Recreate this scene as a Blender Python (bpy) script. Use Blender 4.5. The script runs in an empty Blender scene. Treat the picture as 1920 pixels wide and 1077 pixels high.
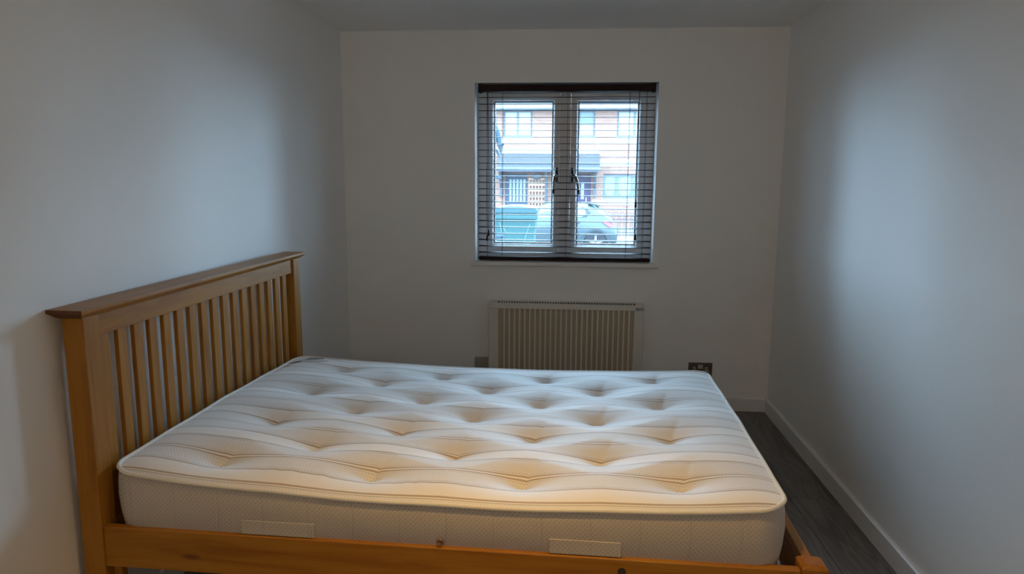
import bpy, bmesh, math, random
from mathutils import Vector, Matrix, Euler
random.seed(7)
C = bpy.context.scene.collection
SC = bpy.context.scene

# ------------------------------------------------------------------ camera, sky, lights, exposure
F_PX, PITCH, YAW, ROLL, EYE = 1325.2, -0.1564, 0.0808, 0.0055, 1.4456
cy_, sy_, cp_, sp_ = math.cos(YAW), math.sin(YAW), math.cos(PITCH), math.sin(PITCH)
fwd = Vector((-sy_*cp_, cy_*cp_, sp_)); rgt = Vector((cy_, sy_, 0)); upv = rgt.cross(fwd)
r2 = math.cos(ROLL)*rgt + math.sin(ROLL)*upv; u2 = -math.sin(ROLL)*rgt + math.cos(ROLL)*upv
cam = bpy.data.cameras.new('camera'); co = bpy.data.objects.new('camera', cam); C.objects.link(co)
m = Matrix.Identity(4)
for i in range(3):
    m[i][0], m[i][1], m[i][2] = r2[i], u2[i], -fwd[i]
m[2][3] = EYE
co.matrix_world = m
cam.sensor_width = 36; cam.lens = F_PX*36/1920; cam.clip_start = .05; cam.clip_end = 300
SC.camera = co

SKY_STRENGTH = 39.5
w = bpy.data.worlds.new('overcast_sky'); SC.world = w; w.use_nodes = True
bg = w.node_tree.nodes['Background']
bg.inputs['Color'].default_value = (0.50, 0.76, 1.0, 1); bg.inputs['Strength'].default_value = SKY_STRENGTH

pl = bpy.data.lights.new('window_daylight_portal', 'AREA'); pl.shape = 'RECTANGLE'; pl.size = 1.12; pl.size_y = 1.1
pl.cycles.is_portal = True
po = bpy.data.objects.new('window_daylight_portal', pl); C.objects.link(po)
po.location = (-.037, 4.66, 1.457); po.rotation_euler = (-math.pi/2, 0, 0)

LAMP_XY = (-.10, 1.42); LAMP_WATT = 84.0; LAMP_COL = (1.0, .57, .15)
FILL_GLOBE_XY = (.0, -2.3); FILL_GLOBE_RAD = 52.0; FILL_GLOBE_COL = (1.0, .79, .56)

SC.view_settings.view_transform = 'Standard'; SC.view_settings.look = 'None'
SC.view_settings.exposure = 0.10; SC.view_settings.gamma = 1.0
SC.view_settings.use_curve_mapping = False
try:
    SC.cycles.use_denoising = True
    SC.cycles.use_adaptive_sampling = True; SC.cycles.adaptive_threshold = .02
    SC.cycles.max_bounces = 12; SC.cycles.diffuse_bounces = 9; SC.cycles.transparent_max_bounces = 16
    SC.cycles.sample_clamp_indirect = 6.0
except Exception:
    pass

# ------------------------------------------------------------------ helpers
def tag(o, label=None, cat=None, group=None, kind=None):
    if label: o['label'] = label
    if cat: o['category'] = cat
    if group: o['group'] = group
    if kind: o['kind'] = kind
    return o
def empty(name, loc=(0, 0, 0), rz=0, parent=None):
    o = bpy.data.objects.new(name, None); C.objects.link(o); o.location = loc; o.rotation_euler = (0, 0, rz)
    o.empty_display_size = .1
    if parent: o.parent = parent
    return o
def obj(name, bm, mat, parent=None, bevel=0, seg=2, smooth=False, loc=None):
    me = bpy.data.meshes.new(name)
    bmesh.ops.recalc_face_normals(bm, faces=bm.faces[:])
    bm.to_mesh(me); bm.free()
    if mat: me.materials.append(mat)
    if smooth:
        for p in me.polygons: p.use_smooth = True
    o = bpy.data.objects.new(name, me); C.objects.link(o)
    if loc: o.location = loc
    if parent: o.parent = parent
    if bevel:
        b = o.modifiers.new('bevel', 'BEVEL'); b.width = bevel; b.segments = seg; b.limit_method = 'ANGLE'; b.angle_limit = .6
    return o
def copy_of(o, parent=None, loc=None):
    c = o.copy(); C.objects.link(c)
    if parent: c.parent = parent
    if loc is not None: c.location = loc
    return c
def box(bm, x0, x1, y0, y1, z0, z1):
    v = [bm.verts.new(p) for p in ((x0,y0,z0),(x1,y0,z0),(x1,y1,z0),(x0,y1,z0),(x0,y0,z1),(x1,y0,z1),(x1,y1,z1),(x0,y1,z1))]
    for f in ((0,3,2,1),(4,5,6,7),(0,1,5,4),(1,2,6,5),(2,3,7,6),(3,0,4,7)): bm.faces.new([v[i] for i in f])
    return v
def boxes(*bs):
    bm = bmesh.new()
    for b in bs: box(bm, *b)
    return bm
def prism(bm, poly, axis, a0, a1):
    """poly of 2D points extruded along axis ('x': pts are (y,z); 'y': (x,z); 'z': (x,y))"""
    def P(p, a): return {'x': (a, p[0], p[1]), 'y': (p[0], a, p[1]), 'z': (p[0], p[1], a)}[axis]
    A = [bm.verts.new(P(p, a0)) for p in poly]; B = [bm.verts.new(P(p, a1)) for p in poly]
    n = len(poly)
    bm.faces.new(A); bm.faces.new(B[::-1])
    for i in range(n): bm.faces.new((A[i], B[i], B[(i+1) % n], A[(i+1) % n]))
def prisms(*ps):
    bm = bmesh.new()
    for p in ps: prism(bm, *p)
    return bm
def tube(bm, pts, rad, n=8, closed=False):
    pts = [Vector(p) for p in pts]; rads = rad if isinstance(rad, (list, tuple)) else [rad]*len(pts)
    rings = []; prev = None
    for i, p in enumerate(pts):
        a = pts[(i-1) % len(pts)] if (closed or i > 0) else p
        b = pts[(i+1) % len(pts)] if (closed or i < len(pts)-1) else p
        t = (b-a).normalized()
        if prev is None:
            ref = Vector((0, 0, 1)) if abs(t.z) < .9 else Vector((1, 0, 0))
            nrm = t.cross(ref).normalized()
        else:
            nrm = (prev - t*prev.dot(t)).normalized()
        prev = nrm; bn = t.cross(nrm)
        rings.append([bm.verts.new(p + rads[i]*(math.cos(2*math.pi*k/n)*nrm + math.sin(2*math.pi*k/n)*bn)) for k in range(n)])
    m_ = len(rings)
    for i in range(m_ if closed else m_-1):
        A, B = rings[i], rings[(i+1) % m_]
        for k in range(n): bm.faces.new((A[k], A[(k+1) % n], B[(k+1) % n], B[k]))
    if not closed:
        bm.faces.new(rings[0][::-1]); bm.faces.new(rings[-1])
def tubes(*ts):
    bm = bmesh.new()
    for t in ts: tube(bm, *t)
    return bm
def lathe(bm, prof, center, axis='z', n=24):
    """prof: list of (r, h) from one end to the other"""
    cx, cy, cz = center; rings = []
    def P(r, h, a):
        c, s = r*math.cos(a), r*math.sin(a)
        return {'z': (cx+c, cy+s, cz+h), 'y': (cx+c, cy+h, cz+s), 'x': (cx+h, cy+c, cz+s)}[axis]
    for r, h in prof:
        rings.append([bm.verts.new(P(max(r, 1e-4), h, 2*math.pi*k/n)) for k in range(n)])
    for A, B in zip(rings, rings[1:]):
        for k in range(n): bm.faces.new((A[k], A[(k+1) % n], B[(k+1) % n], B[k]))
    bm.faces.new(rings[0][::-1]); bm.faces.new(rings[-1])

# ------------------------------------------------------------------ material helpers
class NT:
    def __init__(s, name):
        s.m = bpy.data.materials.new(name); s.m.use_nodes = True; s.t = s.m.node_tree
        s.b = s.t.nodes['Principled BSDF']
    def n(s, typ, **kw):
        x = s.t.nodes.new(typ)
        for k, v in kw.items(): setattr(x, k, v)
        return x
    def set(s, sock, v):
        if hasattr(v, 'is_output') or isinstance(v, bpy.types.NodeSocket): s.t.links.new(v, sock)
        else: sock.default_value = v
    def math(s, op, a, b=0.0, c=None):
        x = s.n('ShaderNodeMath', operation=op); s.set(x.inputs[0], a); s.set(x.inputs[1], b)
        if c is not None: s.set(x.inputs[2], c)
        return x.outputs[0]
    def mix(s, f, a, b):
        x = s.n('ShaderNodeMix', data_type='RGBA'); s.set(x.inputs[0], f)
        s.set(x.inputs[6], a if not isinstance(a, tuple) else (*a[:3], 1)); s.set(x.inputs[7], b if not isinstance(b, tuple) else (*b[:3], 1))
        return x.outputs[2]
    def coord(s, kind='Object'):
        return s.n('ShaderNodeTexCoord').outputs[kind]
    def xyz(s, v):
        x = s.n('ShaderNodeSeparateXYZ'); s.set(x.inputs[0], v); return x.outputs
    def comb(s, x, y, z):
        c = s.n('ShaderNodeCombineXYZ'); s.set(c.inputs[0], x); s.set(c.inputs[1], y); s.set(c.inputs[2], z); return c.outputs[0]
    def mapping(s, v, scale=(1, 1, 1), loc=(0, 0, 0)):
        x = s.n('ShaderNodeMapping'); s.set(x.inputs['Vector'], v); x.inputs['Scale'].default_value = scale
        s.set(x.inputs['Location'], loc); return x.outputs[0]
    def noise(s, v, scale=5, detail=3, rough=.5, dist=0):
        x = s.n('ShaderNodeTexNoise'); s.set(x.inputs['Vector'], v); x.inputs['Scale'].default_value = scale
        x.inputs['Detail'].default_value = detail; x.inputs['Roughness'].default_value = rough; x.inputs['Distortion'].default_value = dist
        return x.outputs['Fac']
    def ramp(s, f, stops):
        x = s.n('ShaderNodeValToRGB'); s.set(x.inputs[0], f); e = x.color_ramp.elements
        while len(e) < len(stops): e.new(.5)
        for el, (p, c) in zip(e, stops): el.position = p; el.color = (*c[:3], 1)
        return x.outputs[0]
    def step(s, f, lo, hi):
        x = s.n('ShaderNodeMapRange'); x.interpolation_type = 'SMOOTHSTEP'; s.set(x.inputs[0], f)
        x.inputs[1].default_value = lo; x.inputs[2].default_value = hi; return x.outputs[0]
    def bump(s, h, strength=.2, dist=.01):
        x = s.n('ShaderNodeBump'); s.set(x.inputs['Height'], h); x.inputs['Strength'].default_value = strength
        x.inputs['Distance'].default_value = dist; s.t.links.new(x.outputs[0], s.b.inputs['Normal'])
    def out(s, color=None, rough=.5, metal=0, spec=None, coat=0):
        if color is not None: s.set(s.b.inputs['Base Color'], (*color[:3], 1) if isinstance(color, tuple) else color)
        s.set(s.b.inputs['Roughness'], rough); s.b.inputs['Metallic'].default_value = metal
        if spec is not None: s.b.inputs['Specular IOR Level'].default_value = spec
        if coat: s.b.inputs['Coat Weight'].default_value = coat; s.b.inputs['Coat Roughness'].default_value = .25
        return s.m
def plain(name, col, rough=.5, metal=0, var=.06, scale=8, spec=None):
    t = NT(name); f = t.noise(t.coord(), scale, 3)
    a = tuple(c*(1-var) for c in col); b = tuple(min(1, c*(1+var)) for c in col)
    return t.out(t.mix(f, a, b), rough, metal, spec)
def paint(name, col, rough=.6):
    t = NT(name); v = t.coord()
    f = t.noise(v, 1.6, 4); c = t.mix(f, tuple(k*.965 for k in col), col)
    t.bump(t.noise(v, 220, 2), .06, .002)
    return t.out(c, rough, spec=.3)

M = {}
M['wall'] = paint('wall_paint', (.86, .85, .83))
M['ceil'] = paint('ceiling_paint', (.86, .855, .845), .8)
M['trim'] = paint('trim_gloss', (.80, .79, .77), .35)
M['upvc'] = plain('white_upvc', (.80, .82, .84), .28, var=.02)
M['gasket'] = plain('black_rubber', (.02, .02, .025), .6)
M['blind'] = plain('dark_walnut_slat', (.032, .018, .017), .6, scale=30, var=.25, spec=.08)
M['cord'] = plain('dark_cord', (.05, .04, .045), .8)
M['chrome'] = plain('tarnished_chrome', (.22, .20, .18), .22, 1)
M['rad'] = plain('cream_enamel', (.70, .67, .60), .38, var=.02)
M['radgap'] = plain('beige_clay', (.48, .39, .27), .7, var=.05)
M['dark'] = plain('dark_void', (.02, .018, .016), .8)
M['bronze'] = plain('brushed_bronze', (.20, .16, .135), .32, 1, scale=60)
M['spur'] = plain('brushed_steel_plate', (.40, .36, .32), .45, .4, scale=60)
M['insert'] = plain('grey_insert', (.62, .60, .60), .4)
M['badge'] = plain('blue_grey_badge', (.20, .24, .28), .35)
M['badge_lt'] = plain('pale_badge_print', (.45, .5, .55), .35)

def pine(axis):
    t = NT('honey_pine_' + axis); v = t.coord(); oi = t.n('ShaderNodeObjectInfo').outputs['Random']
    off = t.comb(t.math('MULTIPLY', oi, 7.3), t.math('MULTIPLY', oi, 3.1), t.math('MULTIPLY', oi, 5.7))
    va = t.n('ShaderNodeVectorMath', operation='ADD'); t.set(va.inputs[0], v); t.set(va.inputs[1], off); v = va.outputs[0]
    sc = {'x': (1.2, 14, 14), 'y': (14, 1.2, 14), 'z': (14, 14, 1.2)}[axis]
    g = t.noise(t.mapping(v, sc), 2.2, 5, .55, .8)
    sc2 = {'x': (3, 90, 90), 'y': (90, 3, 90), 'z': (90, 90, 3)}[axis]
    g2 = t.noise(t.mapping(v, sc2), 1.5, 2)
    vo = t.n('ShaderNodeTexVoronoi'); sk = {'x': (1.6, 5, 5), 'y': (5, 1.6, 5), 'z': (5, 5, 1.6)}[axis]
    t.set(vo.inputs['Vector'], t.mapping(v, sk)); vo.inputs['Scale'].default_value = 1.3
    knot = t.step(vo.outputs['Distance'], .09, .03)
    c = t.ramp(g, [(.28, (.25, .088, .009)), (.5, (.37, .155, .016)), (.72, (.45, .21, .028))])
    c = t.mix(t.math('MULTIPLY', g2, .35), c, (.26, .100, .009))
    c = t.mix(t.math('MULTIPLY', t.math('MULTIPLY', oi, .22), 1.0), c, (.28, .112, .011))
    c = t.mix(t.math('MULTIPLY', knot, .75), c, (.12, .04, .015))
    t.bump(g2, .05, .001)
    return t.out(c, .45, spec=.3, coat=.08)
for a in 'xyz': M['pine_'+a] = pine(a)
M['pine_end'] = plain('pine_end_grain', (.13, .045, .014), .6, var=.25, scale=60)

t = NT('grey_oak_plank'); v = t.coord(); oi = t.n('ShaderNodeObjectInfo').outputs['Random']
va = t.n('ShaderNodeVectorMath', operation='ADD'); t.set(va.inputs[0], v)
t.set(va.inputs[1], t.comb(t.math('MULTIPLY', oi, 9.0), t.math('MULTIPLY', oi, 31.0), 0.0)); v = va.outputs[0]
warp = t.noise(t.mapping(v, (7, .75, 1)), 1.5, 2, .45, .6)
rings = t.math('SINE', t.math('MULTIPLY', warp, 58.0))
fine = t.noise(t.mapping(v, (150, 4, 1)), 1.5, 3)
blot = t.noise(t.mapping(v, (5, 1.2, 1)), 1.3, 2)
g = t.math('ADD', t.math('MULTIPLY', rings, .10), t.math('ADD', t.math('MULTIPLY', fine, .30), t.math('MULTIPLY', blot, .62)))
c = t.ramp(g, [(.20, (.080, .068, .060)), (.48, (.165, .150, .138)), (.80, (.27, .255, .245))])
c = t.mix(t.math('MULTIPLY', oi, .3), c, (.12, .105, .10)); t.bump(g, .06, .002)
M['plank'] = t.out(c, .5)
M['slab'] = plain('dark_underlay', (.03, .03, .03), .9)

# mattress ticking, measured along local y (across the bed); mesh coords are bed-local metres
def dots(t, a, b, p, q, r):
    row = t.math('FLOOR', t.math('DIVIDE', b, q))
    fa = t.math('SUBTRACT', t.math('FRACT', t.math('ADD', t.math('DIVIDE', a, p), t.math('MULTIPLY', row, .5))), .5)
    fb = t.math('SUBTRACT', t.math('FRACT', t.math('DIVIDE', b, q)), .5)
    d = t.math('SQRT', t.math('ADD', t.math('POWER', t.math('MULTIPLY', fa, p), 2.0), t.math('POWER', t.math('MULTIPLY', fb, q), 2.0)))
    return t.step(d, r*1.25, r*.75)
t = NT('striped_damask_ticking'); X, Y, Z = t.xyz(t.coord())[:3]
ph = t.math('FRACT', t.math('ADD', t.math('DIVIDE', t.math('SUBTRACT', Y, 1.980), .236), 10.5))
d = t.math('ABSOLUTE', t.math('SUBTRACT', ph, .5))          # 0 at the twin tan lines, .5 in the plain white band
white, tan = (.90, .895, .885), (.46, .365, .275)
hatch_zone = t.math('MULTIPLY', t.step(d, .062, .07), t.step(d, .322, .314))
dg = t.math('ABSOLUTE', t.math('SUBTRACT', t.math('FRACT', t.math('DIVIDE', t.math('ADD', X, Y), .0062)), .5))
dg2 = t.math('ABSOLUTE', t.math('SUBTRACT', t.math('FRACT', t.math('DIVIDE', t.math('SUBTRACT', X, Y), .0105)), .5))
weave = t.math('ADD', t.math('MULTIPLY', t.step(dg, .22, .12), .30), t.math('MULTIPLY', dots(t, X, Y, .0105, .0075, .0016), .55))
c = t.mix(t.math('MULTIPLY', hatch_zone, t.math('ADD', t.math('MULTIPLY', weave, .95), .05)), white, (.40, .36, .33))
def band(lo, hi, e=.006): return t.math('MULTIPLY', t.step(d, lo-e, lo+e), t.step(d, hi+e, hi-e))
c = t.mix(t.math('MULTIPLY', band(.014, .040, .005), .95), c, tan)
c = t.mix(t.math('MULTIPLY', band(.348, .378, .005), .95), c, tan)
c = t.mix(t.math('MULTIPLY', band(.320, .330, .004), .85), c, (.30, .29, .32))
c = t.mix(t.math('MULTIPLY', band(.056, .064, .004), .7), c, (.34, .31, .30))
c = t.mix(t.math('MULTIPLY', t.noise(t.coord(), 4, 3), .05), c, (.70, .62, .50))
t.bump(t.noise(t.coord(), 600, 2), .12, .001)
M['ticking'] = t.out(c, .6, spec=.38); t.b.inputs['Sheen Weight'].default_value = .5

def border_mat(name, base, dot):
    t = NT(name); X, Y, Z = t.xyz(t.coord())[:3]
    A = t.math('ADD', X, Y)
    k = dots(t, A, Z, .0135, .0068, .00125)
    rib = t.math('SINE', t.math('MULTIPLY', A, 1150.0))
    c = t.mix(t.math('MULTIPLY', k, .8), base, dot)
    c = t.mix(t.math('MULTIPLY', t.step(rib, .4, 1.0), .06), c, tuple(q*.6 for q in base))
    st = t.math('ABSOLUTE', t.math('SUBTRACT', t.math('FRACT', t.math('DIVIDE', A, .13)), .5))
    c = t.mix(t.math('MULTIPLY', t.step(st, .012, .004), .3), c, tuple(q*.45 for q in base))
    t.bump(t.math('ADD', t.math('MULTIPLY', rib, .25), t.step(st, .0, .05)), .25, .002)
    return t.out(c, .85, spec=.2)
M['border'] = border_mat('dotted_border_cloth', (.55, .50, .45), (.15, .11, .085))
M['strap'] = border_mat('ribbed_handle_cloth', (.54, .49, .44), (.15, .11, .09))
M['piping'] = plain('cream_piping', (.78, .75, .68), .7, scale=60)
M['tuft'] = plain('cream_tuft', (.80, .77, .70), .8)
M['eyelet'] = plain('brass_eyelet', (.30, .17, .12), .35, .6)
M['print'] = plain('dark_print', (.05, .05, .06), .8)
M['tagblue'] = plain('pale_blue_tag', (.45, .55, .66), .7)
M['bolt'] = plain('dark_bolt', (.04, .02, .012), .5)
M['door'] = paint('door_gloss', (.78, .77, .75), .4)
M['lampshade'] = plain('opal_glass', (.85, .80, .72), .4)

def glass(name, tint=(1, 1, 1), refl=.06):
    t = NT(name); nt = t.t
    tr = t.n('ShaderNodeBsdfTransparent'); tr.inputs[0].default_value = (*tint, 1)
    gl = t.n('ShaderNodeBsdfGlossy'); gl.inputs['Roughness'].default_value = .03
    fr = t.n('ShaderNodeFresnel'); fr.inputs[0].default_value = 1.45
    streak = t.noise(t.mapping(t.coord(), (30, 1, 3)), 2, 3)
    mx = t.n('ShaderNodeMixShader'); t.set(mx.inputs[0], t.math('MULTIPLY', fr.outputs[0], t.math('ADD', t.math('MULTIPLY', streak, .3), .7)))
    nt.links.new(tr.outputs[0], mx.inputs[1]); nt.links.new(gl.outputs[0], mx.inputs[2])
    veil = t.n('ShaderNodeBsdfTranslucent'); veil.inputs[0].default_value = (.9, .95, 1, 1)  # faint translucent veil mixed in, hazes the view through the pane
    mx2 = t.n('ShaderNodeMixShader'); t.set(mx2.inputs[0], t.math('MULTIPLY', t.math('ADD', t.noise(t.mapping(t.coord(), (9, 1, 5)), 2, 4), .5), .0035))
    nt.links.new(mx.outputs[0], mx2.inputs[1]); nt.links.new(veil.outputs[0], mx2.inputs[2])
    nt.links.new(mx2.outputs[0], nt.nodes['Material Output'].inputs[0])
    return t.m
M['pane'] = glass('clear_glazing', (.95, .98, 1.0))

# ------------------------------------------------------------------ room shell
XL, XR, YB, ZC, YR = -1.4025, 1.2448, 4.3554, 2.3003, -3.0
WT = .30
WL, WR, WTOP, WBOT = -.584, .5102, 1.9953, .9187
def struct(name, bm, mat, bevel=0, label=None):
    o = obj(name, bm, mat, None, bevel); o['kind'] = 'structure'
    if label: o['label'] = label
    return o
struct('wall_left', boxes((XL-.15, XL, YR-.15, YB+WT, 0, ZC)), M['wall'], label='white painted wall behind the headboard')
struct('wall_right', boxes((XR, XR+.15, YR-.15, YB+WT, 0, ZC)), M['wall'], label='white painted wall on the bare side of the room')
struct('wall_back', boxes((XL, WL, YB, YB+WT, 0, ZC), (WR, XR, YB, YB+WT, 0, ZC), (WL, WR, YB, YB+WT, WTOP, ZC), (WL, WR, YB, YB+WT, 0, WBOT-.02)), M['wall'], label='white painted wall around the window')
DX0, DX1, DZ = -.2, .62, 2.02
struct('wall_rear', boxes((XL, DX0, YR-.15, YR, 0, ZC), (DX1, XR, YR-.15, YR, 0, ZC), (DX0, DX1, YR-.15, YR, DZ, ZC)), M['wall'], label='white painted wall behind the viewer')
struct('ceiling', boxes((XL-.15, XR+.15, YR-.15, YB+WT, ZC, ZC+.15)), M['ceil'], label='plain white ceiling')
fl = struct('floor', boxes((XL-.15, XR+.15, YR-.15, YB+WT, -.14, -.010)), M['slab'], label='dark grey wood plank floor')
# planks, laid towards the window
PW, PL = .182, 1.22
nx = int((XR-XL)/PW)+1
pb = bmesh.new(); box(pb, 0, PW-.0016, 0, PL-.0016, -.009, 0)
p0 = None
for i in range(nx+1):
    y = YR-.05-(i*.43) % PL
    x = XL+.003+(i-1)*PW+.06
    while y < YB:
        if p0 is None: p0 = obj('plank', pb, M['plank'], fl, .0012, 1); p0.location = (x, y, 0)
        else: copy_of(p0, fl, (x, y, 0))
        y += PL
bz, bt = .086, .017
def skirt_poly(s): return [(0, 0), (s*bt, 0), (s*bt, bz-.006), (s*(bt-.006), bz), (0, bz)]
struct('baseboard_right', prisms(([(XR+q[0], q[1]) for q in skirt_poly(-1)], 'y', YR, YB)), M['trim'], label='white skirting board along the bare wall')
struct('baseboard_left', prisms(([(XL+q[0], q[1]) for q in skirt_poly(1)], 'y', YR, YB)), M['trim'], label='white skirting board behind the headboard')
struct('baseboard_back', prisms(([(YB+q[0], q[1]) for q in skirt_poly(-1)], 'x', XL+bt, XR-bt)), M['trim'], label='white skirting board under the window wall')
dr = empty('door_1', ((DX0+DX1)/2, YR-.1, 0)); tag(dr, 'white panelled door behind the viewer', kind='structure')
dw = DX1-DX0
obj('door_leaf', boxes((-dw/2+.03, dw/2-.03, 0, .04, .006, DZ-.03)), M['door'], dr, .002)
obj('door_frame', boxes((-dw/2, -dw/2+.03, -.05, .1, 0, DZ), (dw/2-.03, dw/2, -.05, .1, 0, DZ), (-dw/2+.03, dw/2-.03, -.05, .1, DZ-.03, DZ)), M['trim'], dr, .002)
for pz0, pz1 in ((.18, .85), (1.0, 1.85)):
    for s in (-1, 1):
        obj('door_panel', boxes((min(s*.05, s*.32), max(s*.05, s*.32), .04, .048, pz0, pz1)), M['door'], dr, .006)
obj('handle', tubes(([(.31, .04, 1.0), (.31, .09, 1.0), (.20, .095, 1.0)], .009)), M['chrome'], dr, smooth=True)

# ------------------------------------------------------------------ window
FY = YB+.15                       # room face of the frame
win = empty('window_1', ((WL+WR)/2, FY, WBOT)); tag(win, 'white two-casement window with dark handles above the radiator', kind='structure')
wx, wz = (WL+WR)/2, WBOT
def L(x0, x1, y0, y1, z0, z1): return (x0-wx, x1-wx, y0-FY, y1-FY, z0-wz, z1-wz)
fo0, fo1, fb, ft = WL, WR, .912, WTOP
obj('frame', boxes(L(fo0, -.530, FY, FY+.065, fb, ft), L(.4645, fo1, FY, FY+.065, fb, ft), L(-.530, .4645, FY, FY+.065, 1.949, ft), L(-.530, .4645, FY, FY+.065, fb, .972)), M['upvc'], win, .003)
obj('mullion', boxes(L(-.0712, -.0045, FY-.004, FY+.065, .972, 1.949)), M['upvc'], win, .004)
def casement(x0, x1, gx0, gx1, gz0, gz1, hx, s):
    z0, z1 = .9735, 1.9475
    e = .0008
    poly_out = [(x0+e, z0), (x1-e, z0), (x1-e, z1), (x0+e, z1)]
    inn = [(gx0, gz0), (gx1, gz0), (gx1, gz1), (gx0, gz1)]
    bm = bmesh.new()
    def ring(pl, y): return [bm.verts.new((p[0]-wx, y-FY, p[1]-wz)) for p in pl]
    mid = [(gx0-.012, gz0-.012), (gx1+.012, gz0-.012), (gx1+.012, gz1+.012), (gx0-.012, gz1+.012)]
    o0, m0, i0 = ring(poly_out, FY-.012), ring(mid, FY-.012), ring(inn, FY+.008)
    ob, ib = ring(poly_out, FY+.05), ring(inn, FY+.05)
    for A, B in ((o0, m0), (m0, i0), (i0, ib), (ib, ob), (ob, o0)):
        for k in range(4): bm.faces.new((A[k], A[(k+1) % 4], B[(k+1) % 4], B[k]))
    cs = obj('casement', bm, M['upvc'], win, .0025)
    g = .004
    obj('gasket', boxes(L(gx0, gx0+g, FY+.006, FY+.03, gz0, gz1), L(gx1-g, gx1, FY+.006, FY+.03, gz0, gz1), L(gx0+g, gx1-g, FY+.006, FY+.03, gz0, gz0+g), L(gx0+g, gx1-g, FY+.006, FY+.03, gz1-g, gz1)), M['gasket'], cs)
    obj('pane', boxes(L(gx0+.001, gx1-.001, FY+.018, FY+.022, gz0+.001, gz1-.001)), M['pane'], cs)
    hz = 1.452
    bm = bmesh.new()
    tube(bm, [(hx-wx, -.013, hz+.045-wz), (hx-wx, -.016, hz-.045-wz)], .0105, 10)
    tube(bm, [(hx-wx, -.013, hz-wz), (hx-wx, -.045, hz-wz)], .010, 12)
    tube(bm, [(hx-wx+.004*s, -.042, hz+.004-wz), (hx-wx-.014*s, -.05, hz-.014-wz), (hx-wx-.024*s, -.055, hz-.045-wz), (hx-wx-.028*s, -.055, hz-.08-wz), (hx-wx-.031*s, -.052, hz-.118-wz)], [.012, .012, .0095, .0085, .0085], 12)
    obj('handle', bm, M['chrome'], cs, smooth=True)
casement(-.530, -.0712, -.4805, -.1155, 1.0205, 1.8995, -.089, .55)
casement(-.0045, .4645, .0440, .4095, 1.0170, 1.8965, .012, -1.3)
obj('sill', prisms(([(4.322-FY, .0005), (4.319-FY, -.004), (4.319-FY, -.022), (4.325-FY, -.0265), (YB-FY, -.0265), (YB-FY, -.019), (FY-FY+.01, -.019), (FY-FY+.01, .0005)], 'x', WL-wx+.001, WR-wx-.001),
     ([(4.322-FY, .0005), (4.319-FY, -.004), (4.319-FY, -.022), (4.325-FY, -.0265), (YB-.0006-FY, -.0265), (YB-.0006-FY, .0005)], 'x', -.613-wx, WL-wx+.001),
     ([(4.322-FY, .0005), (4.319-FY, -.004), (4.319-FY, -.022), (4.325-FY, -.0265), (YB-.0006-FY, -.0265), (YB-.0006-FY, .0005)], 'x', WR-wx-.001, .541-wx)), M['trim'], win)

# ------------------------------------------------------------------ venetian blind
BY = 4.395; bx0, bx1 = -.5665, .4975
bl = empty('venetian_blind', ((bx0+bx1)/2, BY, .9205)); tag(bl, 'dark brown venetian blind with open slats hanging in the window', 'blind')
bcx = (bx0+bx1)/2; B0 = .9205
obj('headrail', boxes((bx0-bcx+.004, bx1-bcx-.004, -.030, .030, 1.947-B0, 1.988-B0)), M['blind'], bl, .002)
for s in (-1, 1):
    xe = bx0-bcx if s < 0 else bx1-bcx
    obj('end_cap', boxes((min(xe-s*.002, xe-s*.020), max(xe-s*.002, xe-s*.020), -.034, .032, 1.942-B0, 1.9925-B0)), M['blind'], bl, .003)
obj('bottom_rail', boxes((bx0-bcx+.003, bx1-bcx-.003, -.025, .025, .0245-.022+.001, .0245)), M['blind'], bl, .004)
sl = None; zs0, zs1, NS = 1.9149, .9722, 25
tilt = math.radians(3.2)
for k in range(NS):
    z = zs0+(zs1-zs0)*k/(NS-1)-B0
    if sl is None:
        bm = bmesh.new(); hw = (bx1-bx0)/2-.002
        prof = [(-.023, 0), (-.012, .0013), (0, .0018), (.012, .0013), (.023, 0), (.023, -.0022), (.012, -.0009), (0, -.0004), (-.012, -.0009), (-.023, -.0022)]
        prism(bm, prof, 'x', -hw, hw)
        sl = obj('slat', bm, M['blind'], bl); o = sl
    else: o = copy_of(sl, bl)
    o.location = (0, 0, z); o.rotation_euler = (tilt, random.uniform(-.0008, .0008), 0)
for i, lx in enumerate((-.512, -.419, -.0238, .3465, .447)):
    dx = lx-bcx
    bm = bmesh.new()
    for yy in (-.0245, .0245): tube(bm, [(dx, yy, .022), (dx+.001, yy, .5), (dx, yy, 1.03)], .0011, 6)
    obj('ladder_cord', bm, M['cord'], bl)
def cord(x, z_end, wob, name='lift_cord'):
    dx = x-bcx
    cd = obj(name, tubes(([(dx-wob, -.036, 1.028), (dx, -.037, .75), (dx+wob, -.037, .45), (dx, -.037, z_end-B0+.03)], .0012, 6)), M['cord'], bl)
    bm = bmesh.new(); lathe(bm, [(.002, .038), (.004, .034), (.007, .006), (.0055, 0)], (dx, -.037, z_end-B0), 'z', 12)
    obj('tassel', bm, M['blind'], cd, smooth=True)
cord(-.5005, 1.075, .004); cord(-.510, 1.045, -.003); cord(.4005, 1.060, .002); cord(.396, 1.26, -.005)

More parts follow.
